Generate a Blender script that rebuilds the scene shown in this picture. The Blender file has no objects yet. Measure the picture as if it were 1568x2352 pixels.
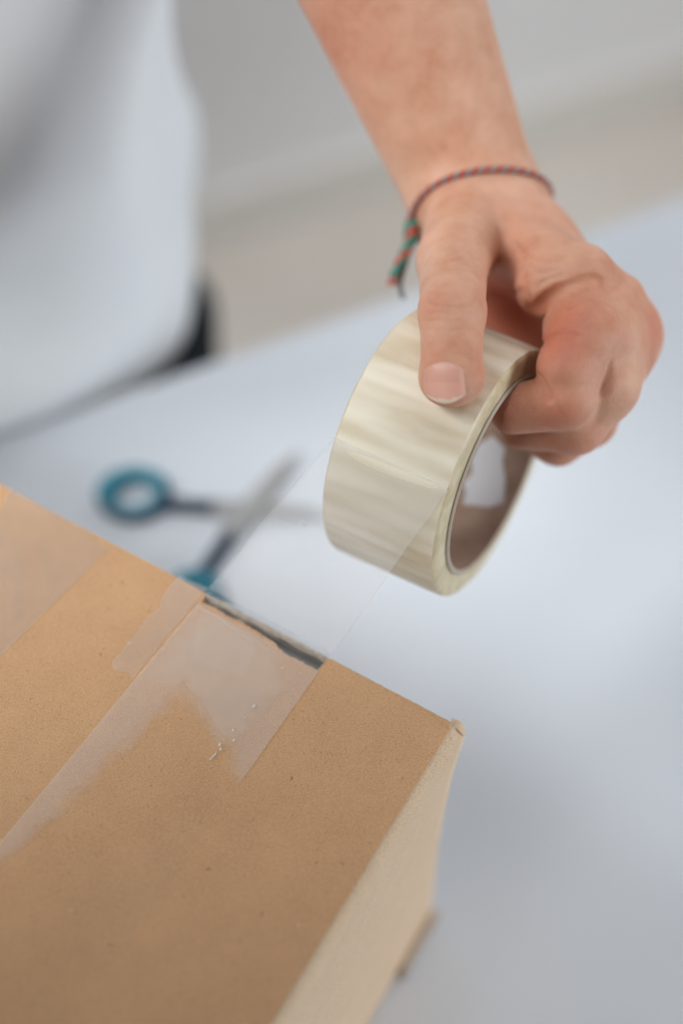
import bpy, bmesh, math, random
import numpy as np
from mathutils import Vector, Matrix, noise as mnoise

random.seed(4)
R_ = math.radians
sc = bpy.context.scene

# ------------------------------------------------------------------ camera
F, CX, CY = 3000.0, 784.0, 1176.0          # focal length / centre, in units of a 1568 x 2352 frame
PITCH, ROLL, CAMZ = R_(54.026), R_(0.4125), 0.595
fw = np.array([0, math.cos(PITCH), -math.sin(PITCH)])
rt = np.array([1.0, 0, 0]); dn = np.cross(fw, rt)
RM = np.array([[math.cos(ROLL), -math.sin(ROLL), 0], [math.sin(ROLL), math.cos(ROLL), 0], [0, 0, 1]]) @ np.array([rt, dn, fw])
CAM = np.array([0, 0, CAMZ])
def P(u, v, d): return CAM + RM.T @ np.array([(u-CX)/F, (v-CY)/F, 1.0]) * d
def G(u, v, z):                                # where the line of sight meets the height z
    q = RM.T @ np.array([(u-CX)/F, (v-CY)/F, 1.0]); return CAM + q*((z-CAMZ)/q[2])
cam = bpy.data.cameras.new('camera'); co = bpy.data.objects.new('camera', cam); sc.collection.objects.link(co)
m = Matrix.Identity(4)
for i in range(3):
    m[i][0] = RM[0][i]; m[i][1] = -RM[1][i]; m[i][2] = -RM[2][i]
m[0][3], m[1][3], m[2][3] = CAM
co.matrix_world = m
cam.sensor_fit = 'VERTICAL'; cam.sensor_height = 36; cam.sensor_width = 24
cam.lens = F/2352*36; cam.clip_start = .01; cam.clip_end = 50
cam.dof.use_dof = True; cam.dof.focus_distance = .445; cam.dof.aperture_fstop = 2.25
sc.camera = co

# ------------------------------------------------------------------ light
w = bpy.data.worlds.new('World'); sc.world = w; w.use_nodes = True
bg = w.node_tree.nodes['Background']; bg.inputs[0].default_value = (.86, .93, 1, 1); bg.inputs[1].default_value = .015
def area(name, loc, target, sx, sy, power, col, spread=180):
    l = bpy.data.lights.new(name, 'AREA'); l.spread = R_(spread); l.shape = 'RECTANGLE'; l.size = sx; l.size_y = sy; l.energy = power; l.color = col
    o = bpy.data.objects.new(name, l); sc.collection.objects.link(o); o.location = loc
    o.rotation_euler = (Vector(target)-Vector(loc)).to_track_quat('-Z', 'Y').to_euler()
area('window_light', (1.09, 2.13, 1.21), (0, .25, .2), .8, .8, 20, (1, 1, .97))
area('side_light', (2.0, -.3, .42), (0, .35, .1), 1.0, .7, 24, (.96, .98, 1))
area('front_light', (-1.5, -.9, .5), (-.15, .6, .3), 1.4, .8, 6.5, (.98, .98, 1))
area('left_fill', (-.75, .3, 1.0), (-.06, .50, .15), .4, .4, .53, (.98, 1, 1), 36)  # added fill: narrow cone on hand and far table, sparing the near box
area('near_fill', (-.5, -.1, 1.0), (-.1, .50, .1), .4, .4, .24, (1, .99, .95), 36)  # added fill: second narrow cone, no fixture stands here
area('room_fill', (.10, .95, 2.0), (.06, 1.40, -.6), .9, .9, 2.9, (.96, .98, 1), 66)  # added fill to brighten the wall and floor behind the table
area('right_fill', (.75, .35, 1.2), (.27, .12, 0), .5, .5, .26, (.98, .99, 1), 42)  # added fill to lift the table right of the box
sc.view_settings.view_transform = 'Standard'; sc.view_settings.look = 'None'
sc.view_settings.exposure = 0; sc.view_settings.gamma = 1
sc.cycles.use_denoising = True

# ------------------------------------------------------------------ helpers
def tag(o, label=None, cat=None, group=None, kind=None):
    for k, v in (('label', label), ('category', cat), ('group', group), ('kind', kind)):
        if v: o[k] = v
    return o
def empty(name, loc, label, cat):
    o = bpy.data.objects.new(name, None); sc.collection.objects.link(o); o.location = loc; o.empty_display_size = .02
    return tag(o, label, cat)
def link(name, me, mat=None, parent=None, smooth=True):
    o = bpy.data.objects.new(name, me); sc.collection.objects.link(o)
    if mat: me.materials.append(mat)
    if parent is not None:
        o.parent = parent
        if parent.parent is None: o.matrix_parent_inverse = Matrix.Translation(-Vector(parent.location))
    if smooth: me.polygons.foreach_set('use_smooth', [True]*len(me.polygons))
    return o
def mesh(name, V, Fc):
    me = bpy.data.meshes.new(name); me.from_pydata([tuple(map(float, v)) for v in V], [], [tuple(map(int, f)) for f in Fc]); me.update(); return me
def prism(name, pts, z0, z1, mat, parent, bevel=0, smooth=False):
    """closed outline (world x, y) extruded between two heights"""
    bm = bmesh.new(); vs = [bm.verts.new((p[0], p[1], z0)) for p in pts]; f = bm.faces.new(vs)
    r = bmesh.ops.extrude_face_region(bm, geom=[f]); up = [g for g in r['geom'] if isinstance(g, bmesh.types.BMVert)]
    for v in up: v.co.z = z1
    bmesh.ops.recalc_face_normals(bm, faces=bm.faces)
    if bevel: bmesh.ops.bevel(bm, geom=bm.edges[:], offset=bevel, segments=2, affect='EDGES')
    me = bpy.data.meshes.new(name); bm.to_mesh(me); bm.free()
    return link(name, me, mat, parent, smooth)
def tube(name, pts, rads, mat, parent, n=12, smooth=True):
    pts = [Vector(p) for p in pts]; V = []; Fc = []
    if not hasattr(rads, '__len__'): rads = [rads]*len(pts)
    up = Vector((0, 0, 1)); prev = None
    for i, p in enumerate(pts):
        t = (pts[min(i+1, len(pts)-1)]-pts[max(i-1, 0)]).normalized()
        a = (prev if prev is not None else t.orthogonal()); a = (a-t*a.dot(t)).normalized(); b = t.cross(a); prev = a
        for k in range(n):
            th = 2*math.pi*k/n; V.append(p+(a*math.cos(th)+b*math.sin(th))*rads[i])
    for i in range(len(pts)-1):
        for k in range(n):
            k2 = (k+1) % n; Fc.append((i*n+k, i*n+k2, (i+1)*n+k2, (i+1)*n+k))
    Fc.append(tuple(range(n-1, -1, -1))); Fc.append(tuple((len(pts)-1)*n+k for k in range(n)))
    return link(name, mesh(name, V, Fc), mat, parent, smooth)
def smooth_path(pts, n=8):
    pts = [np.array(p, float) for p in pts]; out = []
    for i in range(len(pts)-1):
        p0, p1, p2, p3 = pts[max(i-1, 0)], pts[i], pts[i+1], pts[min(i+2, len(pts)-1)]
        for k in range(n):
            t = k/n; out.append(.5*((2*p1)+(p2-p0)*t+(2*p0-5*p1+4*p2-p3)*t*t+(3*p1-p0-3*p2+p3)*t**3))
    out.append(pts[-1]); return out

# ------------------------------------------------------------------ materials
def material(name, col, rough=.5, **kw):
    m = bpy.data.materials.new(name); m.use_nodes = True; b = m.node_tree.nodes['Principled BSDF']
    b.inputs['Base Color'].default_value = (*col, 1); b.inputs['Roughness'].default_value = rough
    for k, v in kw.items(): b.inputs[k.replace('_', ' ')].default_value = v
    return m, m.node_tree, b
def N(nt, kind, **kw):
    n = nt.nodes.new('ShaderNode'+kind)
    for k, v in kw.items():
        if k.startswith('i_'): n.inputs[k[2:].replace('_', ' ')].default_value = v
        else: setattr(n, k, v)
    return n
def ramp(nt, src, stops):
    r = N(nt, 'ValToRGB'); e = r.color_ramp.elements
    while len(e) < len(stops): e.new(.5)
    for k, (p, c) in enumerate(stops):
        e[k].position = p; e[k].color = (*c, 1) if hasattr(c, '__len__') else (c, c, c, 1)
    nt.links.new(src, r.inputs[0]); return r.outputs[0]
def noise(nt, scale, detail=3, rough=.5, vec=None, dist=0):
    n = N(nt, 'TexNoise'); n.inputs['Scale'].default_value = scale; n.inputs['Detail'].default_value = detail
    n.inputs['Roughness'].default_value = rough; n.inputs['Distortion'].default_value = dist
    if vec is None:
        g = N(nt, 'NewGeometry'); vec = g.outputs['Position']
    nt.links.new(vec, n.inputs['Vector']); return n.outputs['Fac']
def mix(nt, fac, a, b, mode='MIX'):
    x = N(nt, 'Mix', data_type='RGBA', blend_type=mode)
    for s, v in ((x.inputs[0], fac), (x.inputs[6], a), (x.inputs[7], b)):
        if hasattr(v, 'links'): nt.links.new(v, s)
        elif hasattr(v, '__len__'): s.default_value = (*v, 1)
        else: s.default_value = v
    return x.outputs[2]
def bump(nt, b, h, strength, dist):
    n = N(nt, 'Bump'); n.inputs['Strength'].default_value = strength; n.inputs['Distance'].default_value = dist
    nt.links.new(h, n.inputs['Height'])
    old = b.inputs['Normal'].links
    if old: nt.links.new(old[0].from_socket, n.inputs['Normal'])
    nt.links.new(n.outputs[0], b.inputs['Normal'])

def kraft(name, base, dark, light):
    m, nt, b = material(name, base, .72); b.inputs['Specular IOR Level'].default_value = .25
    a = noise(nt, 60, 4, .6); c = mix(nt, ramp(nt, a, [(.3, 0.), (.7, 1.)]), dark, base)
    a2 = noise(nt, 2900, 3, .75); c = mix(nt, ramp(nt, a2, [(.42, 0.), (.60, .80)]), c, light)
    c = mix(nt, ramp(nt, noise(nt, 2000, 3, .75), [(.50, 0.), (.68, .80)]), c, [x*.60 for x in base])
    # short paper fibres, light and dark
    v = N(nt, 'TexVoronoi'); v.inputs['Scale'].default_value = 420
    mp = N(nt, 'Mapping'); mp.inputs['Scale'].default_value = (1, 3.2, 1); mp.inputs['Rotation'].default_value = (0, 0, .7)
    g = N(nt, 'NewGeometry'); d = N(nt, 'TexNoise'); d.inputs['Scale'].default_value = 220
    nt.links.new(g.outputs['Position'], d.inputs['Vector'])
    ad = N(nt, 'VectorMath', operation='MULTIPLY_ADD'); ad.inputs[1].default_value = (.012, .012, .012)
    nt.links.new(d.outputs['Color'], ad.inputs[0]); nt.links.new(g.outputs['Position'], ad.inputs[2])
    nt.links.new(ad.outputs[0], mp.inputs['Vector']); nt.links.new(mp.outputs[0], v.inputs['Vector'])
    c = mix(nt, ramp(nt, v.outputs['Distance'], [(.10, .75), (.22, 0.)]), c, [x*.55 for x in base])
    v2 = N(nt, 'TexVoronoi'); v2.inputs['Scale'].default_value = 95; nt.links.new(ad.outputs[0], v2.inputs['Vector'])
    c = mix(nt, ramp(nt, v2.outputs['Distance'], [(.035, .9), (.06, 0.)]), c, [x*.3 for x in base])
    v3 = N(nt, 'TexVoronoi'); v3.inputs['Scale'].default_value = 70; mp2 = N(nt, 'Mapping'); mp2.inputs['Location'].default_value = (3, 5, 1)
    nt.links.new(g.outputs['Position'], mp2.inputs['Vector']); nt.links.new(mp2.outputs[0], v3.inputs['Vector'])
    c = mix(nt, ramp(nt, v3.outputs['Distance'], [(.03, .5), (.055, 0.)]), c, (.75, .62, .45))
    nt.links.new(c, b.inputs['Base Color'])
    bump(nt, b, noise(nt, 700, 4, .7), .35, .0006)
    bump(nt, b, noise(nt, 25, 2), .3, .0015)
    return m
M = {}
M['kraft'] = kraft('kraft_cardboard', (.72, .415, .215), (.61, .335, .175), (.84, .545, .315))
M['kraft_side'] = kraft('kraft_cardboard_side', (.78, .58, .40), (.70, .51, .34), (.86, .68, .50))
M['kraft_inside_shade'], _, _ = material('cardboard_inside_shade', (.13, .12, .11), .95)  # near-black: shade inside the box put into the colour
M['kraft_edge'], nt, b = material('cardboard_cut_edge', (.58, .50, .42), .9)
nt.links.new(mix(nt, ramp(nt, noise(nt, 500, 3), [(.35, 0.), (.65, 1.)]), (.46, .38, .31), (.66, .58, .50)), b.inputs['Base Color'])
bump(nt, b, noise(nt, 600, 3), .8, .001)

M['table'], nt, b = material('white_laminate', (.62, .65, .70), .5)
nt.links.new(mix(nt, ramp(nt, noise(nt, 5, 3), [(.3, 0.), (.7, 1.)]), (.68, .73, .80), (.72, .76, .82)), b.inputs['Base Color'])
bump(nt, b, noise(nt, 300, 2), .08, .0004)
M['table_leg'], _, _ = material('white_metal_leg', (.75, .76, .78), .4)
M['floor'], nt, b = material('beige_floor', (.42, .38, .33), .35)
nt.links.new(mix(nt, ramp(nt, noise(nt, 3.0, 4), [(.3, 0.), (.7, 1.)]), (.64, .58, .52), (.73, .68, .62)), b.inputs['Base Color'])
M['wall'], nt, b = material('pale_plaster', (.92, .92, .93), .8)
bump(nt, b, noise(nt, 90, 4), .2, .002)
M['skirting'], _, _ = material('painted_skirting', (.84, .82, .78), .5)

def film(name, haze, tint, gloss=.06, mask_scale=0, lo=.3, hi=.7):
    m = bpy.data.materials.new(name); m.use_nodes = True; nt = m.node_tree; nt.nodes.clear()
    out = N(nt, 'OutputMaterial'); tr = N(nt, 'BsdfTransparent'); tr.inputs[0].default_value = (1, 1, 1, 1)
    di = N(nt, 'BsdfDiffuse'); di.inputs[0].default_value = (*tint, 1)
    gl = N(nt, 'BsdfGlossy'); gl.inputs['Roughness'].default_value = .12
    m1 = N(nt, 'MixShader'); m2 = N(nt, 'MixShader'); m2.inputs[0].default_value = gloss
    nt.links.new(tr.outputs[0], m1.inputs[1]); nt.links.new(di.outputs[0], m1.inputs[2])
    if mask_scale:
        a = ramp(nt, noise(nt, mask_scale, 3, .5, dist=.6), [(lo, haze*.55), (hi, haze)])
        nt.links.new(a, m1.inputs[0])
    else: m1.inputs[0].default_value = haze
    nt.links.new(m1.outputs[0], m2.inputs[1]); nt.links.new(gl.outputs[0], m2.inputs[2])
    bp = N(nt, 'Bump'); bp.inputs['Strength'].default_value = .25; bp.inputs['Distance'].default_value = .001
    nt.links.new(noise(nt, 120, 2), bp.inputs['Height']); nt.links.new(bp.outputs[0], gl.inputs['Normal'])
    nt.links.new(m2.outputs[0], out.inputs[0]); return m
M['film'] = film('clear_tape_film', .20, (.86, .88, .92), .02)
M['stuck'] = film('stuck_clear_tape', .26, (.86, .84, .80), .02, 38)
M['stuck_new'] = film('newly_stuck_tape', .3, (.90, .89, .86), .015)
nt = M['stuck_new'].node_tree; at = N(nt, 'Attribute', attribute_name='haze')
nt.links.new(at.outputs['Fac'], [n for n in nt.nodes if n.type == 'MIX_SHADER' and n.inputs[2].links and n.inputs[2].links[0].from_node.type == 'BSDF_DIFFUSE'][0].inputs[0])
M['stuck_old'] = film('old_stuck_tape', .26, (.72, .70, .66), .04, 20)
M['ridge'] = film('tape_edge', .35, (.90, .90, .90), .05)

# wound roll: yellowish clear layers with air-bubble bands running across the width
E1 = np.array([math.cos(R_(-30.553)), math.sin(R_(-30.553)), 0]); E2 = np.array([-E1[1], E1[0], 0])
AX = np.array([.86209532, -.50090713, .07670537]); AX /= np.linalg.norm(AX)
RO, RI, RW = .0495, .0385, .0452
RC = np.array([.05998482, .31046133, -.40121039])*.95+CAM          # centre of the open right-hand end
U_ = np.cross(AX, [0, 0, 1.]); U_ /= np.linalg.norm(U_); W_ = np.cross(U_, AX)    # W_ points upwards
M['wound'], nt, b = material('wound_clear_tape', (.66, .58, .42), .58); b.inputs['Specular IOR Level'].default_value = .5
tc = N(nt, 'TexCoord'); mp = N(nt, 'Mapping'); mp.inputs['Scale'].default_value = (.8, 34, 1); nt.links.new(tc.outputs['UV'], mp.inputs['Vector'])
n1 = noise(nt, 1.0, 1, .4, mp.outputs[0], .12)
mp2 = N(nt, 'Mapping'); mp2.inputs['Scale'].default_value = (2.2, 58, 1); nt.links.new(tc.outputs['UV'], mp2.inputs['Vector'])
n2 = noise(nt, 1.0, 3, .6, mp2.outputs[0], .1)
c = mix(nt, ramp(nt, n1, [(.36, 0.), (.60, 1.)]), (.76, .66, .48), (.92, .86, .70))
c = mix(nt, ramp(nt, n2, [(.42, 0.), (.70, .28)]), c, (.95, .93, .84))
nt.links.new(c, b.inputs['Base Color']); bump(nt, b, n1, .12, .001)
M['wound_side'], nt, b = material('wound_tape_side', (.60, .50, .30), .4)
nt.links.new(mix(nt, ramp(nt, noise(nt, 160, 3), [(.3, 0.), (.7, 1.)]), (.60, .50, .30), (.82, .72, .50)), b.inputs['Base Color'])
M['core'], nt, b = material('cardboard_core', (.36, .25, .20), .8)
nt.links.new(mix(nt, ramp(nt, noise(nt, 90, 3), [(.3, 0.), (.7, 1.)]), (.42, .28, .21), (.52, .38, .30)), b.inputs['Base Color'])
M['paper'], _, _ = material('white_paper', (.78, .80, .84), .6)
M['core_edge'], _, _ = material('core_edge', (.52, .45, .36), .8)

M['shirt'], nt, b = material('white_knit', (.76, .82, .88), .9)
tc = N(nt, 'TexCoord'); wv = N(nt, 'TexWave', wave_type='BANDS', bands_direction='X'); wv.inputs['Scale'].default_value = 420; wv.inputs['Distortion'].default_value = .8
nt.links.new(tc.outputs['UV'], wv.inputs['Vector'])
bump(nt, b, wv.outputs['Fac'], .5, .0004); bump(nt, b, noise(nt, 500, 3), .4, .0005)
c = mix(nt, ramp(nt, wv.outputs['Fac'], [(.1, 0.), (.8, 1.)]), (.82, .87, .92), (.87, .92, .96)); nt.links.new(c, b.inputs['Base Color'])
b.inputs['Sheen Weight'].default_value = .2
M['trousers'], _, _ = material('dark_denim', (.012, .02, .03), .85)
M['shoe'], _, _ = material('dark_shoe', (.03, .03, .035), .6)

def skin(name, k=1.0):
    m, nt, b = material(name, (.62, .36, .26), .48)
    at = N(nt, 'Attribute', attribute_name='flush')
    mott = noise(nt, 70, 4, .6)
    c = mix(nt, ramp(nt, mott, [(.3, 0.), (.7, 1.)]), (.65, .32, .20), (.81, .50, .355))
    c = mix(nt, ramp(nt, noise(nt, 240, 3, .6), [(.45, 0.), (.8, .35)]), c, (.84, .54, .39))
    c = mix(nt, at.outputs['Fac'], c, (.62, .17, .10))
    nt.links.new(c, b.inputs['Base Color'])
    b.inputs['Subsurface Weight'].default_value = .35; b.inputs['Subsurface Radius'].default_value = (.0034, .0013, .0008); b.inputs['Subsurface Scale'].default_value = 1.0
    b.inputs['Specular IOR Level'].default_value = .4
    v = N(nt, 'TexVoronoi', feature='DISTANCE_TO_EDGE'); v.inputs['Scale'].default_value = 900
    g = N(nt, 'NewGeometry'); nt.links.new(g.outputs['Position'], v.inputs['Vector'])
    bump(nt, b, ramp(nt, v.outputs['Distance'], [(0., 0.), (.2, 1.)]), .28, .0003)
    bump(nt, b, noise(nt, 420, 5, .7, dist=1.2), .40, .0006)
    return m
M['skin'] = skin('skin')
M['nail'], nt, b = material('fingernail', (.75, .45, .38), .42); b.inputs['Specular IOR Level'].default_value = .3; b.inputs['Subsurface Weight'].default_value = .2
b.inputs['Subsurface Radius'].default_value = (.004, .002, .0015)
at = N(nt, 'Attribute', attribute_name='tone'); nt.links.new(at.outputs['Color'], b.inputs['Base Color'])

M['navy'], _, _ = material('navy_plastic', (.008, .022, .055), .5)
M['teal'], _, _ = material('teal_rubber', (.006, .21, .30), .55)
M['steel'], nt, b = material('scissor_steel', (.40, .40, .40), .4, Metallic=.25)
def thread(name, a, c2):
    m, nt, b = material(name, a, .85)
    nt.links.new(mix(nt, ramp(nt, noise(nt, 1400, 3), [(.35, 0.), (.7, 1.)]), a, c2), b.inputs['Base Color'])
    bump(nt, b, noise(nt, 1800, 2), .8, .0004); return m
M['red'] = thread('red_thread', (.50, .045, .03), (.62, .10, .07))
M['green'] = thread('green_thread', (.03, .17, .13), (.10, .28, .22))
M['grey'] = thread('grey_thread', (.20, .26, .27), (.30, .36, .36))

# ------------------------------------------------------------------ setting: floor, wall
FZ = -.74
TE0 = G(370, 870, 0); TE1 = G(1568, 450, 0); TD = (TE1-TE0)/np.linalg.norm(TE1-TE0); TN = np.array([-TD[1], TD[0], 0])
def q2(o, a, b_, s, t): return o+a*s+b_*t
V = [(-4, -3, FZ), (5, -3, FZ), (5, 6, FZ), (-4, 6, FZ)]
tag(link('floor', mesh('floor', V, [(0, 1, 2, 3)]), M['floor'], smooth=False), kind='structure')
WA, WB = G(461, 560, FZ), G(1567, 215, FZ); WD = (WB-WA)/np.linalg.norm(WB-WA); WN = np.array([-WD[1], WD[0], 0])
wa = WA-WD*2.2; wb = WB+WD*2.2
pts = [wa, wb, wb+WN*.12, wa+WN*.12]
tag(prism('wall', pts, FZ-.02, FZ+2.7, M['wall'], None), kind='structure')
pts = [wa-WN*.015, wb-WN*.015, wb-WN*.0005, wa-WN*.0005]
tag(prism('skirting_board', pts, FZ+.002, FZ+.09, M['skirting'], None), kind='structure')

# ------------------------------------------------------------------ table
tb = empty('table', tuple(TE0*[1, 1, 0]+[0, 0, FZ]), 'white table with smooth glossy top under the cardboard box and scissors', 'table')
def T(s, t): return TE0+TD*s-TN*t
prism('tabletop', [T(-.75, 0), T(.95, 0), T(.95, .85), T(-.75, .85)], -.028, 0, M['table'], tb, .002)
for s, t in ((-.70, .06), (.90, .06), (-.70, .80), (.90, .80)):
    c_ = T(s, t); prism('leg', [c_+TD*a+TN*b_ for a, b_ in ((-.02, -.02), (.02, -.02), (.02, .02), (-.02, .02))], FZ, -.0285, M['table_leg'], tb, .002)

# ------------------------------------------------------------------ cardboard box
BH = .188
C0 = G(1060, 1668, BH)
bx = empty('cardboard_box', tuple((C0-E1*.22-E2*.15)*[1, 1, 0]), 'brown cardboard box with clear tape strips across its top', 'box')
def B(a, b_, z=0.): return C0-E1*a-E2*b_+np.array([0, 0, z])    # a: along far edge to the left, b: towards the viewer
LA, LB, TH = .44, .30, .0035
def onbox(u, v, z=BH):
    q = G(u, v, z)-C0; return -(q@E1), -(q@E2)
sL = onbox(480, 1357)[0]; sR = onbox(758, 1503)[0]
# top panel: its far edge carries the torn slit between a = sR and a = sL
rng = random.Random(7)
out = []
fold = .0030
out.append((fold, .0004)); n = 26
for k in range(1, n): out.append((fold+(sR-.0015-fold)*k/n, .0004+.0005*rng.random()))
out.append((sR-.0012, .0006))
n = 150
for k in range(n+1):
    t = k/n; a = sR+(sL-sR)*t
    wdt = .0043+.0030*math.sin(math.pi*min(1, t*1.5+.25))*(1-t*.45)
    j = .00055*(rng.random()-.5)+.00035*mnoise.noise(Vector((k*.23, 0, 0)))+.0003*math.sin(k*.17+1)
    out.append((a, max(.0008, (wdt+j)*(1 if 0 < k < n else .2))))
n = 60
for k in range(1, n+1): out.append((sL+(LA-sL)*k/n, .0002+.0003*rng.random()))
out += [(LA, LB), (fold, LB)]
bm = bmesh.new()
def zof(a, b_):      # slight sag of the panel, corner worn down
    s = -.0016*math.exp(-((a-.0)**2+(b_)**2)/.012**2)
    s += .0008*math.sin(a*14)*math.sin(b_*11)
    return BH+s
ov = [bm.verts.new(tuple(B(a, b_)*[1, 1, 0]+[0, 0, BH])) for a, b_ in out]
f = bm.faces.new(ov); r = bmesh.ops.extrude_face_region(bm, geom=[f])
for g in r['geom']:
    if isinstance(g, bmesh.types.BMVert): g.co.z = BH-TH
bmesh.ops.recalc_face_normals(bm, faces=bm.faces)
me = bpy.data.meshes.new('top_panel'); bm.to_mesh(me); bm.free(); top = link('top_panel', me, M['kraft'], bx, False)
# far panel: its worn top edge stands behind the slit
def sheet(name, fn, nu, nv, mat, parent, thick, smooth=True, off=0):
    V = [fn(i/nu, j/nv) for j in range(nv+1) for i in range(nu+1)]
    Fc = [(j*(nu+1)+i, j*(nu+1)+i+1, (j+1)*(nu+1)+i+1, (j+1)*(nu+1)+i) for j in range(nv) for i in range(nu)]
    o = link(name, mesh(name, V, Fc), mat, parent, smooth)
    if thick:
        md = o.modifiers.new('s', 'SOLIDIFY'); md.thickness = thick; md.offset = off
    return o
wv_ = [rng.random() for _ in range(400)]
FAROFF = 1
def far(u, v):
    a = LA*u; z = BH-.0008-(BH-.002)*v
    if v == 0: z += .0004*wv_[int(u*300)]
    bw = math.sin(math.pi*min(1, v*1.15))
    return B(a+.0015+.0010*bw*math.exp(-a/.04), .0002+.0019*bw*math.exp(-a/.035), 0)*[1, 1, 0]+[0, 0, z]
sheet('far_panel', far, 300, 14, M['kraft_edge'], bx, .0013, True, FAROFF)
sheet('slit_shade', lambda u, v: B(sR-.004+(sL-sR+.008)*u, .0024+.0003*math.sin(u*30), 0)*[1, 1, 0]+[0, 0, BH-.0022-.03*v], 40, 4, M['kraft_inside_shade'], bx, .0006)  # added dark sheet standing in for the shade within the slit
# right panel: folds over from the top, its far vertical edge bows inwards
def right(u, v):
    b_ = .0006+(LB-.0012)*u
    if v < .12:                                     # the rounded fold
        t = v/.12*math.pi/2; a = fold-(fold+.0008)*math.sin(t); z = BH-(.0044)*(1-math.cos(t))
        edge = .0012*math.exp(-b_/.012)
        return B(a-edge*math.sin(t), b_, 0)*[1, 1, 0]+[0, 0, z]
    t = (v-.12)/.88; z = BH-.0044-(BH-.0054)*t
    a = -.0008+.0012*math.sin(math.pi*t)*math.exp(-b_/.10)-.0012*math.exp(-b_/.012)*max(0, 1-t*6)
    if b_ < .03: b_ = b_+(.0018*math.sin(math.pi*min(1, t*1.15))*(1-b_/.03))
    return B(a, b_, 0)*[1, 1, 0]+[0, 0, z]
sheet('side_panel', right, 80, 60, M['kraft_side'], bx, .0022, True, -1)
sheet('side_panel', lambda u, v: B(LA-.001, .002+(LB-.004)*u)*[1, 1, 0]+[0, 0, .001+(BH-.006)*v], 4, 4, M['kraft_side'], bx, .002)
sheet('near_panel', lambda u, v: B(.003+(LA-.006)*u, LB-.001)*[1, 1, 0]+[0, 0, .001+(BH-.006)*v], 4, 4, M['kraft_side'], bx, .002)
sheet('bottom_panel', lambda u, v: B(.003+(LA-.006)*u, .003+(LB-.006)*v)*[1, 1, 0]+[0, 0, .0025], 2, 2, M['kraft_side'], bx, .003)
sheet('inner_flap', lambda u, v: B(.005+(LA-.01)*u, .012+.08*v)*[1, 1, 0]+[0, 0, BH-.030-.010*v], 8, 4, M['kraft_inside_shade'], bx, .002)
# bottom flap sticking out on the table
sheet('bottom_flap', lambda u, v: B(-.0010-.0040*v, -.001+.034*u)*[1, 1, 0]+[0, 0, .0025+.0010*v], 6, 2, M['kraft_edge'], bx, .002)
# crumpled corner: little raised ply with a dark crack
def corner(u, v):
    a = .0038-.0052*u; b_ = -.0009+.0036*v*(1-.3*u)+.0003*math.sin(u*9)
    z = BH+.0006+.0006*math.sin(u*6)*math.cos(v*4)-.0030*max(0, u-.4)**1.5*2-.0007*v
    return B(a, b_, 0)*[1, 1, 0]+[0, 0, z]
tag(sheet('torn_corner', corner, 10, 8, M['kraft_side'], bx, .0007), 'lifted torn corner ply')
# tape strips stuck on the top
def strip(name, outline, dz, mat, label=None):
    bm = bmesh.new(); vs = [bm.verts.new(tuple(B(*onbox(u, v))*[1, 1, 0]+[0, 0, BH+dz])) for u, v in outline]
    bm.faces.new(vs); bmesh.ops.recalc_face_normals(bm, faces=bm.faces)
    me = bpy.data.meshes.new(name); bm.to_mesh(me); bm.free()
    return tag(link(name, me, mat, bx, False), label)
strip('tape_strip', [(28, 1118), (252, 1262), (125, 1388), (0, 1512), (-120, 1640), (-250, 1480), (-120, 1300), (0, 1172)], .0004, M['stuck_old'], 'wide dull tape strip at far left')
strip('tape_strip', [(412, 1322), (478, 1353), (398, 1448), (304, 1562), (296, 1545), (262, 1540), (258, 1520), (275, 1505), (300, 1470), (318, 1450),
                     (330, 1428), (350, 1408), (372, 1392), (366, 1384), (380, 1362)], .0004, M['stuck'], 'short ragged older tape piece')
def sdpoly(p, poly):
    d = 1e9; inside = False; n_ = len(poly)
    for i in range(n_):
        a, b_ = poly[i], poly[(i+1) % n_]; ex, ey = b_[0]-a[0], b_[1]-a[1]; wx, wy = p[0]-a[0], p[1]-a[1]
        t = max(0, min(1, (wx*ex+wy*ey)/(ex*ex+ey*ey))); d = min(d, math.hypot(wx-ex*t, wy-ey*t))
        if (a[1] > p[1]) != (b_[1] > p[1]) and p[0] < ex*(p[1]-a[1])/(ey or 1e-9)+a[0]: inside = not inside
    return d if inside else -d
ss = lambda x: max(0, min(1, x))**2*(3-2*max(0, min(1, x)))
ZA = [(420, 1300), (820, 1480), (640, 1860), (545, 1815), (528, 1735), (486, 1700), (442, 1640), (425, 1592), (398, 1612), (330, 1690), (250, 1762), (100, 1905), (0, 1990), (-120, 2120), (-260, 2000)]  # outlines of the reflected sheen painted into the tape
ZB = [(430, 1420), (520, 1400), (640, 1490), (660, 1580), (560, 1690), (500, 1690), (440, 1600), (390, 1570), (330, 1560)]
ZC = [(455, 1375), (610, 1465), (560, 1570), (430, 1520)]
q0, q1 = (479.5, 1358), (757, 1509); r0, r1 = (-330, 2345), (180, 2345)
V = []; hz = []; nu, nv = 70, 260
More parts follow.
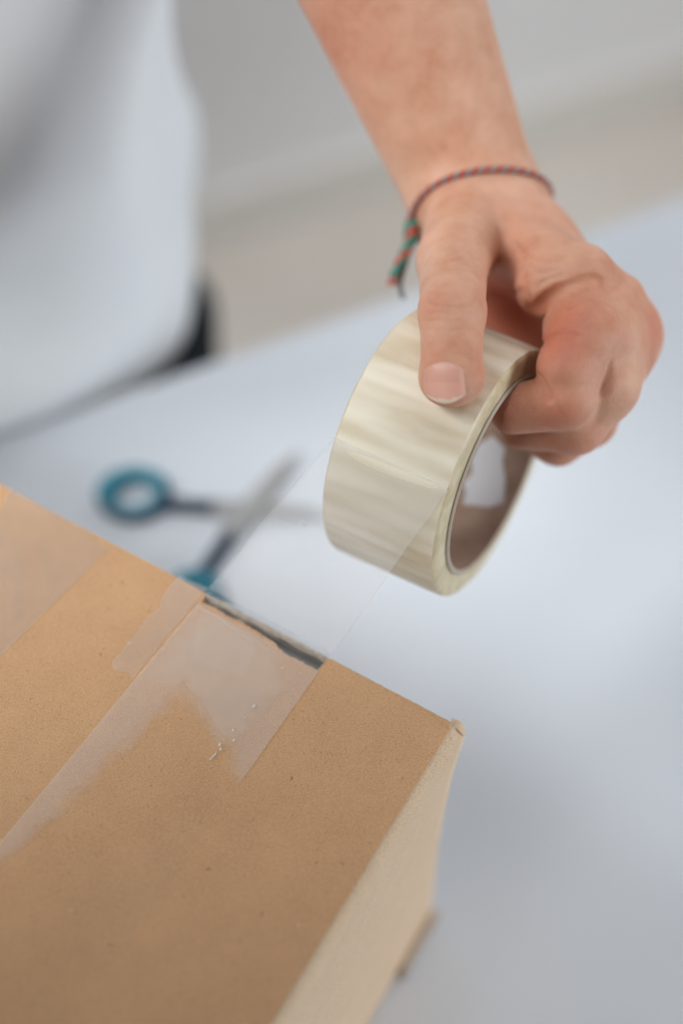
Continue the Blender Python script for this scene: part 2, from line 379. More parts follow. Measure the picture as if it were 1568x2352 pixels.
for j in range(nv+1):
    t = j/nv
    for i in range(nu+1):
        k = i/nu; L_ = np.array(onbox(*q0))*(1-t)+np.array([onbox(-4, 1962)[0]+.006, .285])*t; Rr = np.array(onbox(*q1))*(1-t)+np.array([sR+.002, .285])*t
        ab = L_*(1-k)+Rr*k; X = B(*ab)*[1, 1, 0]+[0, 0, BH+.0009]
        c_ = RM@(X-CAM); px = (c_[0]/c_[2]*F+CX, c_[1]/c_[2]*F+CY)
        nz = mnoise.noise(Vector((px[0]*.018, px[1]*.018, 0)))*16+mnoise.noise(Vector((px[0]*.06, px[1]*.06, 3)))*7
        h = .26*ss((sdpoly(px, ZA)+nz+14)/46)+.13*ss((sdpoly(px, ZB)+nz*.6+16)/60)*(.75+.25*mnoise.noise(Vector((px[0]*.02, px[1]*.02, 9))))+.04*ss(sdpoly(px, ZC)/18)  # milky sheen of reflected light, painted as a pale mask
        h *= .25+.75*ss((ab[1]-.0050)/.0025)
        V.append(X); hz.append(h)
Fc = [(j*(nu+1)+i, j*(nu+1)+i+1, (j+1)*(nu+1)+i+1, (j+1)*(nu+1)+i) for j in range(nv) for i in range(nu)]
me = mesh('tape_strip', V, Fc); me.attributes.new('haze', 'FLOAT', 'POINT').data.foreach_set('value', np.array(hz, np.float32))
tag(link('tape_strip', me, M['stuck_new'], bx), 'newest tape strip running from the slit, milky sheen painted in')
# thin crease line in the tape and the white flecks
cr = [(450, 1392), (500, 1420), (560, 1462), (628, 1508)]
tube('tape_crease', smooth_path([B(*onbox(u, v))*[1, 1, 0]+[0, 0, BH+.0010] for u, v in cr], 8), .00013, M['ridge'], bx, 5)
rr = random.Random(12)
for (u, v, s) in ((583, 1618, 7), (556, 1651, 8), (532, 1679, 10), (528, 1690, 8), (503, 1708, 11), (497, 1716, 9), (487, 1731, 9), (490, 1738, 7), (480, 1741, 6), (312, 1400, 0), (640, 1535, 4), (688, 1548, 3)):
    if not s: continue
    cpt = G(u+rr.uniform(-9, 9), v+rr.uniform(-9, 9), BH+.0016); pts = []; s *= rr.uniform(.5, 1.3)
    nn = rr.choice((5, 6, 7))
    for k in range(nn):
        th = 2*math.pi*k/nn; rad = s*.000075*(.5+rr.random()); pts.append(cpt+E1*math.cos(th)*rad*.8+E2*math.sin(th)*rad*1.3)
    prism('paper_fleck', pts, BH+.0011, BH+.0012, M['paper'], bx)

# ------------------------------------------------------------------ roll of tape
rl = empty('tape_roll', tuple(RC-AX*RW/2), 'roll of clear packing tape held by the hand, film pulled to the box', 'tape roll')
_p = P(1160, 873, .475)-RC; _p = _p-AX*(_p@AX); DENT = math.atan2(_p@W_, _p@U_)
def cyl(ax_, r, th):
    dd = (th-DENT+math.pi) % (2*math.pi)-math.pi
    if r > RO-.001: r += .00022*mnoise.noise(Vector((math.cos(th)*7, math.sin(th)*7, ax_*18)))+.00012*math.sin(th*41+3*math.sin(th*5))
    r = r-.0022*math.exp(-(dd/.55)**2)*max(0, min(1, 1+ax_/RW)) if r < .06 else r
    return RC+AX*ax_+(U_*math.cos(th)+W_*math.sin(th))*r
def ring(name, prof, mat, n=160, uv=False):
    """prof: list of (axial, radius) swept about the roll's axis"""
    m_ = len(prof); V = [cyl(a, r, 2*math.pi*k/n) for k in range(n) for a, r in prof]
    Fc = [(k*m_+i, k*m_+i+1, ((k+1) % n)*m_+i+1, ((k+1) % n)*m_+i) for k in range(n) for i in range(m_-1)]
    me = mesh(name, V, Fc)
    if uv:
        l = me.uv_layers.new(name='UVMap')
        for p in me.polygons:
            k = p.index//(m_-1)
            for li in p.loop_indices:
                vi = me.loops[li].vertex_index; kk = vi//m_
                ang = (kk if not (k == n-1 and kk == 0) else n)/n
                l.data[li].uv = (prof[vi % m_][0]/RW, ang)
    bm = bmesh.new(); bm.from_mesh(me); bmesh.ops.recalc_face_normals(bm, faces=bm.faces); bm.to_mesh(me); bm.free()
    return link(name, me, mat, rl)
ring('wound_tape', [(-.0006, RO)]+[(-.0006-(RW-.0012)*k/8, RO+.00008) for k in range(1, 8)]+[(-RW+.0006, RO)], M['wound'], 420, True)
ring('roll_edge', [(-.0006, RO), (-.0001, RO-.0006), (.0002, RO-.002), (0, RO-.005), (.0001, RI+.0022)], M['wound_side'], 200)
ring('roll_edge', [(-RW+.0006, RO), (-RW, RO-.0006), (-RW, RO-.004), (-RW, RI+.0022)], M['wound_side'], 100)
ring('core', [(-RW-.0005, RI+.0021), (-RW-.0008, RI), (-RW*.5, RI), (.0006, RI)], M['core'], 120)
ring('core_rim', [(.0006, RI), (.0010, RI+.0006), (.0010, RI+.0018), (.0003, RI+.0022)], M['core_edge'], 120)
# film: tangent to the roll, down to the slit on the box, a little way on over the box
def tangent(E, axial):
    c_ = RC+AX*axial; s = E-c_; s = s-AX*(s@AX); D = np.linalg.norm(s); s = s/D; n_ = np.cross(AX, s)
    al = math.acos(RO/D); return c_+(RO+.0002)*(math.cos(al)*s-math.sin(al)*n_)
El, Er = G(480, 1352, BH+.0015), G(762, 1500, BH+.0015)
Tl, Tr = tangent(El, -RW), tangent(Er, 0)
def filmf(u, v):
    L = El+(Tl-El)*v; Rr = Er+(Tr-Er)*v; p = L+(Rr-L)*u
    sag = .0010*math.sin(math.pi*v)*math.sin(u*5+v*3)
    return p+np.array([0, 0, sag])
sheet('tape_film', filmf, 24, 40, M['film'], rl, 0)
for uu in (0, 1):
    tube('film_edge', [filmf(uu, k/40) for k in range(41)], .00008, M['ridge'], rl, 5)
for (u_, v_, s_) in ((.07, .10, .0011), (.05, .055, .0007), (.10, .50, .0008), (.20, .52, .0010), (.27, .53, .0007), (.15, .51, .0005)):
    p_ = filmf(u_, v_); tu = filmf(u_+.01, v_)-p_; tu /= np.linalg.norm(tu); tv = filmf(u_, v_+.01)-p_; tv /= np.linalg.norm(tv)
    tube('air_bubble', [p_+(tu*math.cos(t)*s_+tv*math.sin(t)*s_*.7) for t in [k*2*math.pi/20 for k in range(19)]], .00009, M['ridge'], rl, 5)
# label scraps inside the core
def patch(name, outline, mat, rad):
    """outline in (axial, angle) on the inside of the core"""
    bm = bmesh.new(); cen = np.mean(outline, axis=0); n_ = len(outline)
    c0 = bm.verts.new(tuple(cyl(cen[0], rad, cen[1]))); rings = []
    for f_ in (.35, .7, 1.):
        rings.append([bm.verts.new(tuple(cyl(cen[0]+(a-cen[0])*f_, rad, cen[1]+(t-cen[1])*f_))) for a, t in outline])
    for k in range(n_):
        bm.faces.new((c0, rings[0][k], rings[0][(k+1) % n_]))
        for j in range(2): bm.faces.new((rings[j][k], rings[j+1][k], rings[j+1][(k+1) % n_], rings[j][(k+1) % n_]))
    me = bpy.data.meshes.new(name); bm.to_mesh(me); bm.free(); return link(name, me, mat, rl)
def corehit(u, v):        # where the sight line meets the core's inner face
    d = RM.T @ np.array([(u-CX)/F, (v-CY)/F, 1.0]); o = CAM-RC
    dp = d-AX*(d@AX); op = o-AX*(o@AX); a = dp@dp; b_ = dp@op; c_ = op@op-(RI-.0004)**2
    t = (-b_+math.sqrt(max(0, b_*b_-a*c_)))/a; p = o+d*t
    return (p@AX, math.atan2(p@W_, p@U_))
lab = [(1098, 1020), (1130, 1000), (1160, 1030), (1154, 1060), (1160, 1100), (1157, 1155), (1120, 1165), (1085, 1160), (1062, 1160), (1070, 1128), (1060, 1110), (1085, 1085), (1080, 1055)]
patch('core_label', [corehit(*p) for p in lab], M['paper'], RI-.0004)

# ------------------------------------------------------------------ scissors
def Gs(u, v, z=.004): return G(u, v, z)
scs = empty('scissors', tuple(Gs(545, 1182, 0)), 'open scissors with navy and teal handles lying on the table', 'scissors')
def torus_path(c_, ra, rb, rot, n=40, a0=0, a1=2*math.pi):
    return [c_+np.array([math.cos(rot)*ra*math.cos(t)-math.sin(rot)*rb*math.sin(t), math.sin(rot)*ra*math.cos(t)+math.cos(rot)*rb*math.sin(t), 0]) for t in [a0+(a1-a0)*k/n for k in range(n+1)]]
def handle(c_, ra, rb, rot, shank, z):
    h = tube('handle', torus_path(c_, ra, rb, rot, 48), .0032, M['navy'], scs, 12)
    tube('grip_lining', torus_path(c_+[0, 0, .0016], ra-.0022, rb-.0022, rot, 48), .0030, M['teal'], h, 12)
    tube('grip_lining', torus_path(c_+[0, 0, .0024], ra+.0005, rb+.0005, rot, 30, R_(25), R_(190)), .0036, M['teal'], h, 12)
    tube('shank', smooth_path(shank, 6), [.0056, .0050, .0046, .0044]+[.0042]*(6*(len(shank)-1)-3), M['navy'], h, 12)
handle(Gs(308, 1140), .0172, .0145, 0.0, [Gs(366, 1160), Gs(400, 1160), Gs(440, 1162), Gs(488, 1166)], 0)
c2 = Gs(450, 1392); handle(c2, .0135, .0175, .3, [Gs(462, 1325), Gs(482, 1295), Gs(505, 1262), Gs(528, 1228)], 0)
def blade(p0, p1, wd, z):
    d = p1-p0; L = np.linalg.norm(d); d = d/L; n_ = np.array([-d[1], d[0], 0])
    pts = [p0+n_*wd*.45, p0+d*L*.3+n_*wd*.55, p0+d*L*.75+n_*wd*.42, p1, p0+d*L*.75-n_*wd*.25, p0+d*L*.3-n_*wd*.5, p0-n_*wd*.4]
    return prism('blade', pts, z, z+.0015, M['steel'], scs, .0003)
blade(Gs(520, 1235), Gs(692, 1035), .0125, .0045)
blade(Gs(470, 1166), Gs(765, 1183), .0125, .0025)
pv = Gs(548, 1180); prism('pivot_screw', [pv+np.array([math.cos(t), math.sin(t), 0])*.0032 for t in [k*math.pi/8 for k in range(16)]], .0061, .0074, M['steel'], scs, .0004)

# ------------------------------------------------------------------ person: arm and hand as one continuous surface
def K(u, v, d): return P(u, v, d)
def capsule(X, a, b_, ra, rb):
    ba = b_-a; pa = X-a; h = np.clip((pa@ba)/(ba@ba), 0, 1); return np.sqrt(((pa-h[..., None]*ba)**2).sum(-1))-(ra+(rb-ra)*h)
def ball(X, c_, r): return np.sqrt(((X-c_)**2).sum(-1))-r
def smin(a, b_, k):
    h = np.clip(.5+.5*(b_-a)/k, 0, 1); return b_+(a-b_)*h-k*h*(1-h)
MM = .001
WR = K(1092, 462, .532)
ARMD = K(905, 0, .503)-K(1085, 462, .532); ARMD /= np.linalg.norm(ARMD)
ELB = WR+ARMD*.235; SHO = np.array([-.175, .60, .70])
SIDE = RM.T @ np.array([1, .15, 0.]); SIDE -= ARMD*(SIDE@ARMD); SIDE /= np.linalg.norm(SIDE)
TH = [K(1066, 500, .513), K(1032, 600, .474), K(1040, 715, .4400), K(1038, 868, .4330)]      # thumb: base, MCP, IP, tip
IX = [K(1385, 700, .482), K(1312, 800, .4500), K(1292, 915, .4560), K(1175, 938, .4640)]      # index
MD = [K(1432, 765, .500), K(1385, 905, .4700), K(1300, 985, .4790), K(1196, 975, .4860)]
RG = [K(1425, 830, .518), K(1352, 965, .4930), K(1280, 1010, .5000), K(1215, 985, .5040)]
PK = [K(1392, 885, .535), K(1330, 985, .5150), K(1275, 1012, .5200), K(1235, 975, .5240)]
def hand_sdf(X):
    # forearm: two bones side by side, swelling to the elbow
    d = capsule(X, WR+SIDE*.0085, ELB+SIDE*.016, .0172, .029)
    d = smin(d, capsule(X, WR-SIDE*.0085, ELB-SIDE*.018, .0172, .031), .02)
    d = smin(d, capsule(X, ELB, SHO, .038, .046), .03)
    # carpus and palm
    hb = capsule(X, WR, K(1200, 560, .512), .0185, .018)
    for mc, r0, r1 in ((K(1385, 700, .482), .0135, .0128), (K(1427, 768, .497), .0135, .0122), (K(1418, 832, .514), .013, .0115), (PK[0], .0125, .0110)):
        hb = smin(hb, capsule(X, WR+(mc-WR)*.18, mc, r0, r1), .012)
    hb = smin(hb, capsule(X, K(1385, 705, .482), K(1425, 770, .496), .0128, .0122), .006)
    hb = smin(hb, capsule(X, K(1170, 610, .535), K(1330, 800, .535), .012, .014), .012)        # palm flesh
    hb = smin(hb, capsule(X, K(1130, 590, .530), K(1205, 690, .532), .016, .0145), .008)
    hb = smin(hb, capsule(X, K(1130, 690, .530), K(1240, 765, .526), .0125, .012), .006)
    hb = smin(hb, ball(X, K(1456, 744, .488), .0076), .006)                                   # knuckle
    # thenar and thumb
    T1, T2, T3 = K(1041, 598, .476), K(1038, 715, .4410), K(1036, 862, .4340)
    t = capsule(X, K(1092, 490, .52), T1, .0165, .0126)
    t = smin(t, capsule(X, TH[0], T1, .0150, .0126), .003)
    t = smin(t, capsule(X, T1, T2, .0126, .0110), .003)
    t = smin(t, capsule(X, T2, T3, .0110, .0100), .003)
    t = smin(t, capsule(X, K(1023, 868, .4345), K(1050, 868, .4345), .0082, .0082), .004)
    hb = smin(hb, t, .010)
    # web of skin between thumb and index, ending in the fold at the index base
    wb = capsule(X, K(1165, 550, .500), K(1325, 635, .478), .0105, .0120)
    wb = smin(wb, capsule(X, K(1232, 595, .488), K(1247, 662, .474), .0092, .0088), .006)
    wb = smin(wb, capsule(X, K(1247, 660, .474), K(1340, 640, .471), .0090, .0110), .006)
    hb = smin(hb, wb, .006)
    d = smin(d, hb, .014)
    # fingers
    def finger(J, r, pads, kj=.0035):
        f_ = capsule(X, J[0], J[1], r*1.12, r*1.03)
        f_ = smin(f_, capsule(X, J[1], J[2], r*1.02, r*.97), kj)
        f_ = smin(f_, capsule(X, J[2], J[3], r*.98, r*.84), kj)
        for c_, rr_ in pads: f_ = smin(f_, ball(X, c_, rr_), .004)
        return f_
    ix = capsule(X, K(1380, 715, .482), K(1325, 800, .4590), .0130, .0122)
    ix = smin(ix, capsule(X, K(1318, 748, .466), K(1375, 770, .470), .0112, .0122), .004)
    ix = smin(ix, capsule(X, K(1400, 775, .480), K(1380, 880, .467), .0118, .0108), .006)
    ix = smin(ix, capsule(X, K(1350, 765, .457), K(1425, 795, .482), .0122, .0118), .004)
    ix = smin(ix, capsule(X, K(1322, 800, .457), K(1302, 905, .4565), .0117, .0102), .003)
    ix = smin(ix, ball(X, K(1293, 842, .453), .0094), .003)
    ix = smin(ix, capsule(X, K(1300, 922, .4580), K(1180, 940, .4640), .0100, .0090), .0025)
    kx = np.clip(((X-K(1352, 700, .465))@(RM.T@np.array([.8, .6, 0])))/.012, 0, 1)
    d = smin(d, ix, .0012+.0085*kx*kx*(3-2*kx))
    md_ = capsule(X, K(1430, 785, .494), K(1385, 890, .4740), .0125, .0112)
    md_ = smin(md_, capsule(X, K(1385, 890, .4740), K(1320, 975, .4750), .0112, .0105), .006)
    md_ = smin(md_, capsule(X, K(1320, 975, .4750), K(1200, 980, .4860), .0105, .0088), .004)
    d = smin(d, md_, .0080)
    for J, r in ((RG, .0097), (PK, .0084)):
        d = smin(d, finger(J, r, []), .0035)
    # fold lines
    lo = X.reshape(-1, 3).min(0)-.004; hi = X.reshape(-1, 3).max(0)+.004
    if (hi-lo).max() < .1:
        for (p, q, wdt, dep) in GROOVES:
            if (np.maximum(p, q) < lo).any() or (np.minimum(p, q) > hi).any(): continue
            d = d+dep*np.exp(-(capsule(X, p, q, 0, 0)/wdt)**2)
    return d
def march(A, D, n=60, f_=.85):
    A = np.array(A, float); D = np.array(D, float); X = A.copy()
    for _ in range(n): X = X+D*(hand_sdf(X)*f_)[:, None]
    return X, np.abs(hand_sdf(X))
def thumbpt(u, v, dz=0.): return K(u, v, .4300+dz)
GROOVES = []
def polyg(pts, wdt, dep):
    for a, b_ in zip(pts[:-1], pts[1:]): GROOVES.append((a, b_, wdt, dep))
def field():
    # rectilinear grid, fine at the hand, coarser up the arm
    def axis(lo, f0, f1, hi, fine, coarse):
        return np.concatenate([np.arange(lo, f0-coarse*.5, coarse), np.arange(f0, f1, fine), np.arange(f1+coarse*.5, hi, coarse)])
    fx = axis(-.26, .000, .120, .17, FINE, .0030); fy = axis(.25, .262, .440, .70, FINE, .0030); fz = axis(.09, .150, .290, .78, FINE, .0030)
    return fx, fy, fz
FINE = .00065
def surface_nets(fx, fy, fz, sdf, bs=8):
    nx, ny, nz = len(fx), len(fy), len(fz); Vv = np.full((nx, ny, nz), 1.0, np.float32)
    # coarse pass on block corners decides which blocks hold surface
    blocks = [(i, j, k) for i in range(0, nx, bs) for j in range(0, ny, bs) for k in range(0, nz, bs)]
    cen = []; rad = []
    for i, j, k in blocks:
        a = np.array([fx[i], fy[j], fz[k]]); b_ = np.array([fx[min(i+bs, nx)-1], fy[min(j+bs, ny)-1], fz[min(k+bs, nz)-1]])
        cen.append((a+b_)/2); rad.append(np.linalg.norm(b_-a)/2)
    cen = np.array(cen); rad = np.array(rad); dv = sdf(cen)
    for q, (i, j, k) in enumerate(blocks):
        i2, j2, k2 = min(i+bs, nx), min(j+bs, ny), min(k+bs, nz)
        if abs(dv[q]) > rad[q]*1.25+.006: Vv[i:i2, j:j2, k:k2] = np.sign(dv[q]); continue
        X = np.stack(np.meshgrid(fx[i:i2], fy[j:j2], fz[k:k2], indexing='ij'), -1)
        Vv[i:i2, j:j2, k:k2] = sdf(X)
    ins = Vv < 0
    c8 = [(a, b_, c_) for a in (0, 1) for b_ in (0, 1) for c_ in (0, 1)]
    cnt = np.zeros((nx-1, ny-1, nz-1), np.int8)
    for a, b_, c_ in c8: cnt += ins[a:nx-1+a, b_:ny-1+b_, c_:nz-1+c_]
    act = (cnt > 0) & (cnt < 8); idx = -np.ones(act.shape, np.int64); I, J, Kk = np.nonzero(act); idx[I, J, Kk] = np.arange(len(I))
    acc = np.zeros((len(I), 3)); n_ = np.zeros(len(I)); ax_ = (fx, fy, fz)
    for p in c8:
        for dim in range(3):
            if p[dim]: continue
            q = list(p); q[dim] = 1
            va = Vv[I+p[0], J+p[1], Kk+p[2]]; vb = Vv[I+q[0], J+q[1], Kk+q[2]]; msk = (va < 0) != (vb < 0)
            t = np.where(msk, va/np.where(msk, va-vb, 1), 0)
            pa = np.stack([fx[I+p[0]], fy[J+p[1]], fz[Kk+p[2]]], 1); pb = np.stack([fx[I+q[0]], fy[J+q[1]], fz[Kk+q[2]]], 1)
            acc += np.where(msk[:, None], pa+(pb-pa)*t[:, None], 0); n_ += msk
    Vt = acc/n_[:, None]; faces = []
    for dim in range(3):
        sl0 = [slice(None)]*3; sl1 = [slice(None)]*3; sl0[dim] = slice(0, -1); sl1[dim] = slice(1, None)
        A = ins[tuple(sl0)]; Bb = ins[tuple(sl1)]; ch = A != Bb; e = np.argwhere(ch); o1, o2 = [d_ for d_ in range(3) if d_ != dim]
        lim = idx.shape; ok = (e[:, o1] > 0) & (e[:, o2] > 0) & (e[:, o1] < lim[o1]) & (e[:, o2] < lim[o2]) & (e[:, dim] < lim[dim]); e = e[ok]
        def g_(s1, s2):
            f_ = e.copy(); f_[:, o1] -= s1; f_[:, o2] -= s2; return idx[f_[:, 0], f_[:, 1], f_[:, 2]]
        fc = np.stack([g_(0, 0), g_(1, 0), g_(1, 1), g_(0, 1)], 1)
        flip = A[tuple(e.T)] if len(e) else np.zeros(0, bool)
        if dim == 1: flip = ~flip
        fc[~flip] = fc[~flip][:, ::-1]; faces.append(fc)
    return Vt, np.concatenate(faces)
def np_mesh(name, V, Fc):
    me = bpy.data.meshes.new(name); me.vertices.add(len(V)); me.vertices.foreach_set('co', V.astype(np.float32).ravel())
    me.loops.add(Fc.size); me.loops.foreach_set('vertex_index', Fc.astype(np.int32).ravel())
    me.polygons.add(len(Fc)); me.polygons.foreach_set('loop_start', np.arange(0, Fc.size, 4, dtype=np.int32)); me.polygons.foreach_set('loop_total', np.full(len(Fc), 4, np.int32))
    me.update(calc_edges=True); me.validate(); return me

# fold lines given as points just above the skin, pulled down onto the surface
_CREASES = [
    ([(985, 700), (1010, 704), (1040, 708), (1072, 704), (1096, 700)], .439, .0006, .00065),
    ([(980, 722), (1005, 717), (1035, 722), (1065, 716)], .439, .0006, .00055),
    ([(975, 738), (1010, 736), (1050, 739), (1090, 733)], .439, .0006, .00070),
    ([(982, 757), (1020, 761), (1060, 757), (1095, 760)], .439, .0006, .00050),
    ([(990, 675), (1030, 670), (1070, 678)], .440, .0006, .00035),
    ([(975, 820), (990, 818), (1020, 822), (1055, 819), (1080, 826)], .436, .0010, .00020),
    ([(1217, 718), (1240, 708), (1262, 686), (1285, 668)], .480, .0020, .0050), ([(1262, 686), (1285, 668), (1315, 652), (1357, 642), (1375, 648)], .480, .0013, .0030),
    ([(1237, 793), (1262, 776), (1294, 768), (1325, 772)], .452, .0010, .0024),
    ([(1226, 850), (1240, 870), (1251, 893), (1254, 905), (1262, 918)], .455, .0010, .0030),
    ([(1280, 735), (1310, 742), (1345, 740)], .455, .0007, .0006),
    ([(1290, 758), (1320, 752), (1350, 757)], .455, .0007, .0004),
    ([(1279, 930), (1284, 950), (1300, 965)], .452, .0007, .0003),
    ([(1180, 560), (1215, 592), (1260, 600), (1300, 590)], .49, .0009, .0007),
    ([(1190, 580), (1230, 625), (1280, 618)], .49, .0009, .0007), ([(1235, 655), (1262, 640), (1290, 632)], .49, .0009, .0006), ([(1272, 700), (1300, 712), (1335, 702)], .46, .0007, .0005), ([(1120, 668), (1160, 676), (1200, 668)], .5, .0011, .0010), ([(1390, 700), (1420, 715), (1440, 740)], .47, .0009, .0003), ([(1402, 838), (1392, 870), (1382, 900)], .46, .0016, .0012),
    ([(1196, 600), (1205, 660), (1217, 716)], .50, .0014, .0008),
]
PEND = []
for pts_, d0, wdt, dep in _CREASES:
    sp = smooth_path([np.array([u, v, 0.]) for u, v in pts_], 3)
    A = np.array([P(q[0], q[1], .40) for q in sp]); D = (A-CAM)/np.linalg.norm(A-CAM, axis=1)[:, None]
    X, er = march(A, D); PEND.append(([x for x, e_ in zip(X, er) if e_ < 2e-4], wdt, dep))
for on, wdt, dep in PEND:
    if len(on) > 1: polyg(on, wdt, dep)
FLUSH = [(K(1250, 745, .445), .022, .85), (K(1330, 735, .455), .016, .55), (K(1262, 905, .450), .008, .5), (K(1245, 850, .445), .010, .5), (K(1150, 940, .455), .012, .6), (K(1280, 960, .450), .012, .6), (K(1500, 760, .48), .016, .6), (K(1165, 700, .515), .032, .9),
         (K(1300, 1040, .48), .020, .55), (K(1230, 690, .48), .014, .7), (K(1085, 860, .432), .007, .5), (K(1000, 715, .432), .010, .3), (K(1020, 935, .430), .008, .5), (K(990, 812, .43), .010, .3), (K(1190, 570, .49), .010, .4),
         (K(750, 60, .50), .03, .35), (K(1450, 650, .47), .02, .3)]

per = empty('person', (-.22, .68, FZ), 'person in a white knit shirt leaning over the table, left hand gripping the roll', 'person')
V, Fc = surface_nets(*field(), hand_sdf)
me = np_mesh('body', V, Fc)
fl = np.zeros(len(V))
for c_, r, a in FLUSH: fl = np.maximum(fl, a*np.exp(-(np.sqrt(((V-c_)**2).sum(1))/r)**2))
me.attributes.new('flush', 'FLOAT', 'POINT').data.foreach_set('value', fl.astype(np.float32))
body = link('body', me, M['skin'], per)
md = body.modifiers.new('s', 'SMOOTH'); md.iterations = 1; md.factor = .5
# thumbnail: a curved plate laid on the thumb's surface
def toward(X): v_ = CAM-X; return v_/np.linalg.norm(v_)
nu, nv = 26, 30; NA = []; ND = []; col = []; NT = []; ax0 = K(1035, 800, .436); tdir = (K(1040, 925, .434)-ax0); tdir /= np.linalg.norm(tdir)
for j in range(nv+1):
    t = j/nv; vv = 833+(924-833)*t
    for i in range(nu+1):
        s = i/nu*2-1; hw = 46*(1-.10*(1-t)**2-.06*t*t)
        cv = vv+(1-t)*(14*s*s)*1.2-t**3*(20*s*s); vq = min(cv, 878); uu = 1019+hw*s+2*t
        a = P(uu, vq, .36); NA.append(a); ND.append(-toward(a)); NT.append(max(0, cv-878)*.436/F*1.05)
        lun = 1 if ((s/.62)**2+((t+.02)/.20)**2) < 1 else 0
        fe = t > .945-.05*(1-s*s)+.012*math.sin(s*9)
        base = np.array((.86, .46, .36))*(1-.12*abs(s))
        if lun: base = base*.6+np.array((.84, .60, .52))*.4
        if fe: base = np.array((.84, .70, .57))
        if j == 0 or i in (0, nu): base = np.array((.80, .50, .38))
        col.append((*base, 1))
NX, er = march(NA, ND); NV = []
for q, X in enumerate(NX):
    s = (q % (nu+1))/nu*2-1; dv = -ND[q]
    NV.append(X+dv*(.00045-.0009*max(0, abs(s)-.82)/.18)+tdir*NT[q]-dv*NT[q]**2*22)
NF = [(j*(nu+1)+i, j*(nu+1)+i+1, (j+1)*(nu+1)+i+1, (j+1)*(nu+1)+i) for j in range(nv) for i in range(nu)]
me = mesh('thumbnail', NV, NF); ca = me.color_attributes.new('tone', 'FLOAT_COLOR', 'POINT'); ca.data.foreach_set('color', np.array(col, np.float32).ravel())
nl = link('thumbnail', me, M['nail'], per); md = nl.modifiers.new('s', 'SOLIDIFY'); md.thickness = .0005; md.offset = -1

# shirt: draped rings from the hem up to the shoulder
rows = [(-.050, -.262, .622, .170, .138), (-.02, -.260, .620, .176, .142), (.012, -.259, .619, .178, .150), (.05, -.258, .617, .175, .146), (.10, -.255, .604, .170, .138), (.15, -.252, .590, .164, .138),
        (.19, -.247, .578, .161, .140), (.225, -.241, .574, .163, .143), (.26, -.234, .573, .168, .147), (.32, -.222, .571, .176, .151), (.40, -.215, .566, .182, .150), (.50, -.21, .56, .19, .14),
        (.60, -.21, .58, .19, .12), (.68, -.21, .60, .17, .10), (.73, -.21, .62, .11, .08)]
rz = np.array([r[0] for r in rows]); rr_ = np.array([r[1:] for r in rows])
def shirt(u, v):
    z = rz[0]+(rz[-1]-rz[0])*v; c_ = [float(np.interp(z, rz, rr_[:, k])) for k in range(4)]; th = u*2*math.pi
    pl = 1+.030*math.sin(th*5+z*9)+.018*math.sin(th*9-z*22+1)+.02*math.sin(th*3+z*30)
    pl += .035*(mnoise.noise(Vector((math.cos(th)*2, math.sin(th)*2, z*7))))
    x = math.cos(th)*c_[2]*pl; y = math.sin(th)*c_[3]*pl
    pl -= .12*math.exp(-((th-4.85-(z-.15)*2.2)/.20)**2-((z-.15)/.045)**2)
    zz = z-.010*math.sin(th*2+.5)*(1-min(1, max(0, z/.2)))
    zz += .042*max(0, math.cos(th))**2*max(0, 1-v*5)
    return np.array([c_[0], c_[1], 0])+TD*x+TN*y+np.array([0, 0, zz])
sh = sheet('shirt', shirt, 200, 160, M['shirt'], per, .0012)
l = sh.data.uv_layers.new(name='UVMap')
for lp in sh.data.loops:
    vi = lp.vertex_index; l.data[lp.index].uv = ((vi % 201)/200*1.0, (vi//201)/160*.8)
sd = (SHO-ELB)/np.linalg.norm(SHO-ELB); sa = np.cross(sd, [0, 0, 1.]); sa /= np.linalg.norm(sa); sb = np.cross(sd, sa)
def sleeve(u, v):
    th = u*2*math.pi; p = SHO+sd*.03-sd*.20*v; r = .066-.004*v+.004*math.sin(th*3+v*6)
    return p+(sa*math.cos(th)+sb*math.sin(th))*r
sheet('sleeve', sleeve, 48, 16, M['shirt'], sh, .0012)
def leg(sx, nm, mat, z0, z1, r0, r1):
    c_ = np.array([-.250, .630, 0])+TD*sx
    return tube(nm, [c_+np.array([0, 0, z0+(z1-z0)*k/8]) for k in range(9)], [r0+(r1-r0)*k/8 for k in range(9)], mat, per, 24)
tr = sheet('trousers', lambda u, v: np.array([-.250, .640, 0])+TD*math.cos(u*2*math.pi)*(.142-.004*v)+TN*math.sin(u*2*math.pi)*.105+np.array([0, 0, -.16+.13*v]), 48, 6, M['trousers'], per, .001)
for sx in (-.085, .085):
    c_ = np.array([-.250, .640, 0])+TD*sx
    tube('trouser_leg', [c_+np.array([0, 0, -.10-(.57)*k/8]) for k in range(9)], [.082-.030*k/8 for k in range(9)], M['trousers'], tr, 24)
    o = c_-TN*.03; pts = [o+TD*math.cos(t)*.045-TN*(math.sin(t)*.125) for t in [k*math.pi/10 for k in range(20)]]
    prism('shoe', pts, FZ+.001, FZ+.065, M['shoe'], per, .012, True)

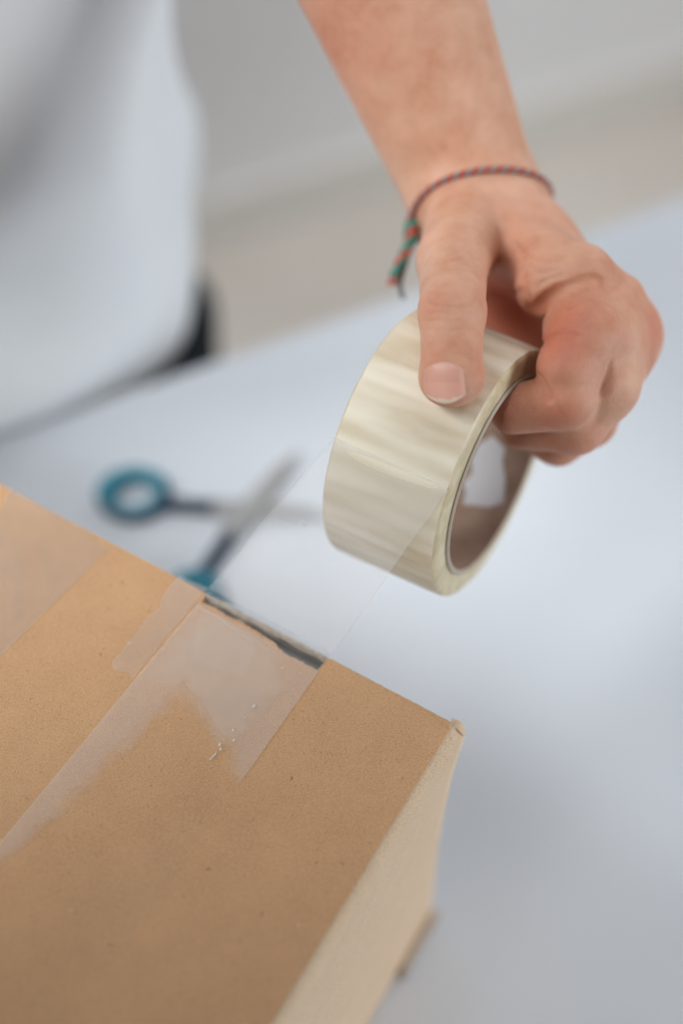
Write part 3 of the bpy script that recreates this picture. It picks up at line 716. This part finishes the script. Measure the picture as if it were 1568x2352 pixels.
# ------------------------------------------------------------------ bracelet: two twisted cords round the wrist
br = empty('bracelet', tuple(WR), 'braided red and green thread bracelet with knot and tassel on the wrist', 'bracelet')
b0, b1, b2 = K(1226, 460, .528), K(948, 512, .528), K(1085, 392, .500)
bc = (b0+b1)/2; bc = bc+(b2-bc)*.15; bn = np.cross(b0-b1, b2-b1); bn /= np.linalg.norm(bn)
bu = (b0-b1)/np.linalg.norm(b0-b1); bv = np.cross(bn, bu)
DR = np.array([bu*math.cos(2*math.pi*k/240)+bv*math.sin(2*math.pi*k/240) for k in range(240)])
LX, er = march(bc+DR*.05, -DR); loop = np.linalg.norm(LX-bc, axis=1)
lr = np.array(loop); 
for _ in range(12): lr = np.maximum(lr, (np.roll(lr, 3)+np.roll(lr, -3))/2)
def bpt(k, off=0.): th = 2*math.pi*k/240; return bc+(bu*math.cos(th)+bv*math.sin(th))*(np.interp(k % 240, range(241), list(lr)+[lr[0]])+.0008+off)
for ph, mt in ((0, 'red'), (math.pi, 'grey')):
    pts = []
    for q in range(1441):
        k = q/6; c_ = bpt(k); th = 2*math.pi*k/240; dr = bu*math.cos(th)+bv*math.sin(th); tw = k/240*2*math.pi*32+ph
        pts.append(c_+(dr*math.cos(tw)+bn*math.sin(tw))*.00066)
    tube(mt+'_strand', pts, .00078, M[mt], br, 8)
kn = [(956, 492, .5265), (950, 508, .526), (945, 524, .5255), (944, 542, .525), (940, 560, .5245), (930, 580, .524), (920, 600, .5235), (909, 624, .523), (903, 642, .5225)]
kp = [K(*q) for q in kn]
kpath = smooth_path(kp, 10)
for s_, mt in ((0, 'green'), (2.1, 'red'), (4.2, 'green')):
    pts = []
    for q, c_ in enumerate(kpath):
        t = q/len(kpath); r = .0017*(1-.45*t); tw = q*.22+s_; r *= 1+.30*math.sin(q*.55)
        pts.append(c_+(SIDE*math.cos(tw)+(toward(c_))*math.sin(tw))*r)
    tube('braid_strand', pts, [.0020*(1-.45*q/len(pts)) for q in range(len(pts))], M[mt], br, 8)
kn2 = [K(*q) for q in ((944, 545, .5255), (938, 575, .526), (930, 605, .5265), (920, 640, .527), (918, 660, .527), (926, 688, .527))]
tube('tassel_thread', smooth_path(kn2, 8), .0011, M['grey'], br, 6)
for du, mt in ((-6, 'red'), (0, 'grey'), (5, 'red')):
    tube('tassel_thread', smooth_path([K(905, 628, .5228), K(903+du*.6, 640, .522), K(900+du*1.3, 655, .522)], 5), .0009, M[mt], br, 6)
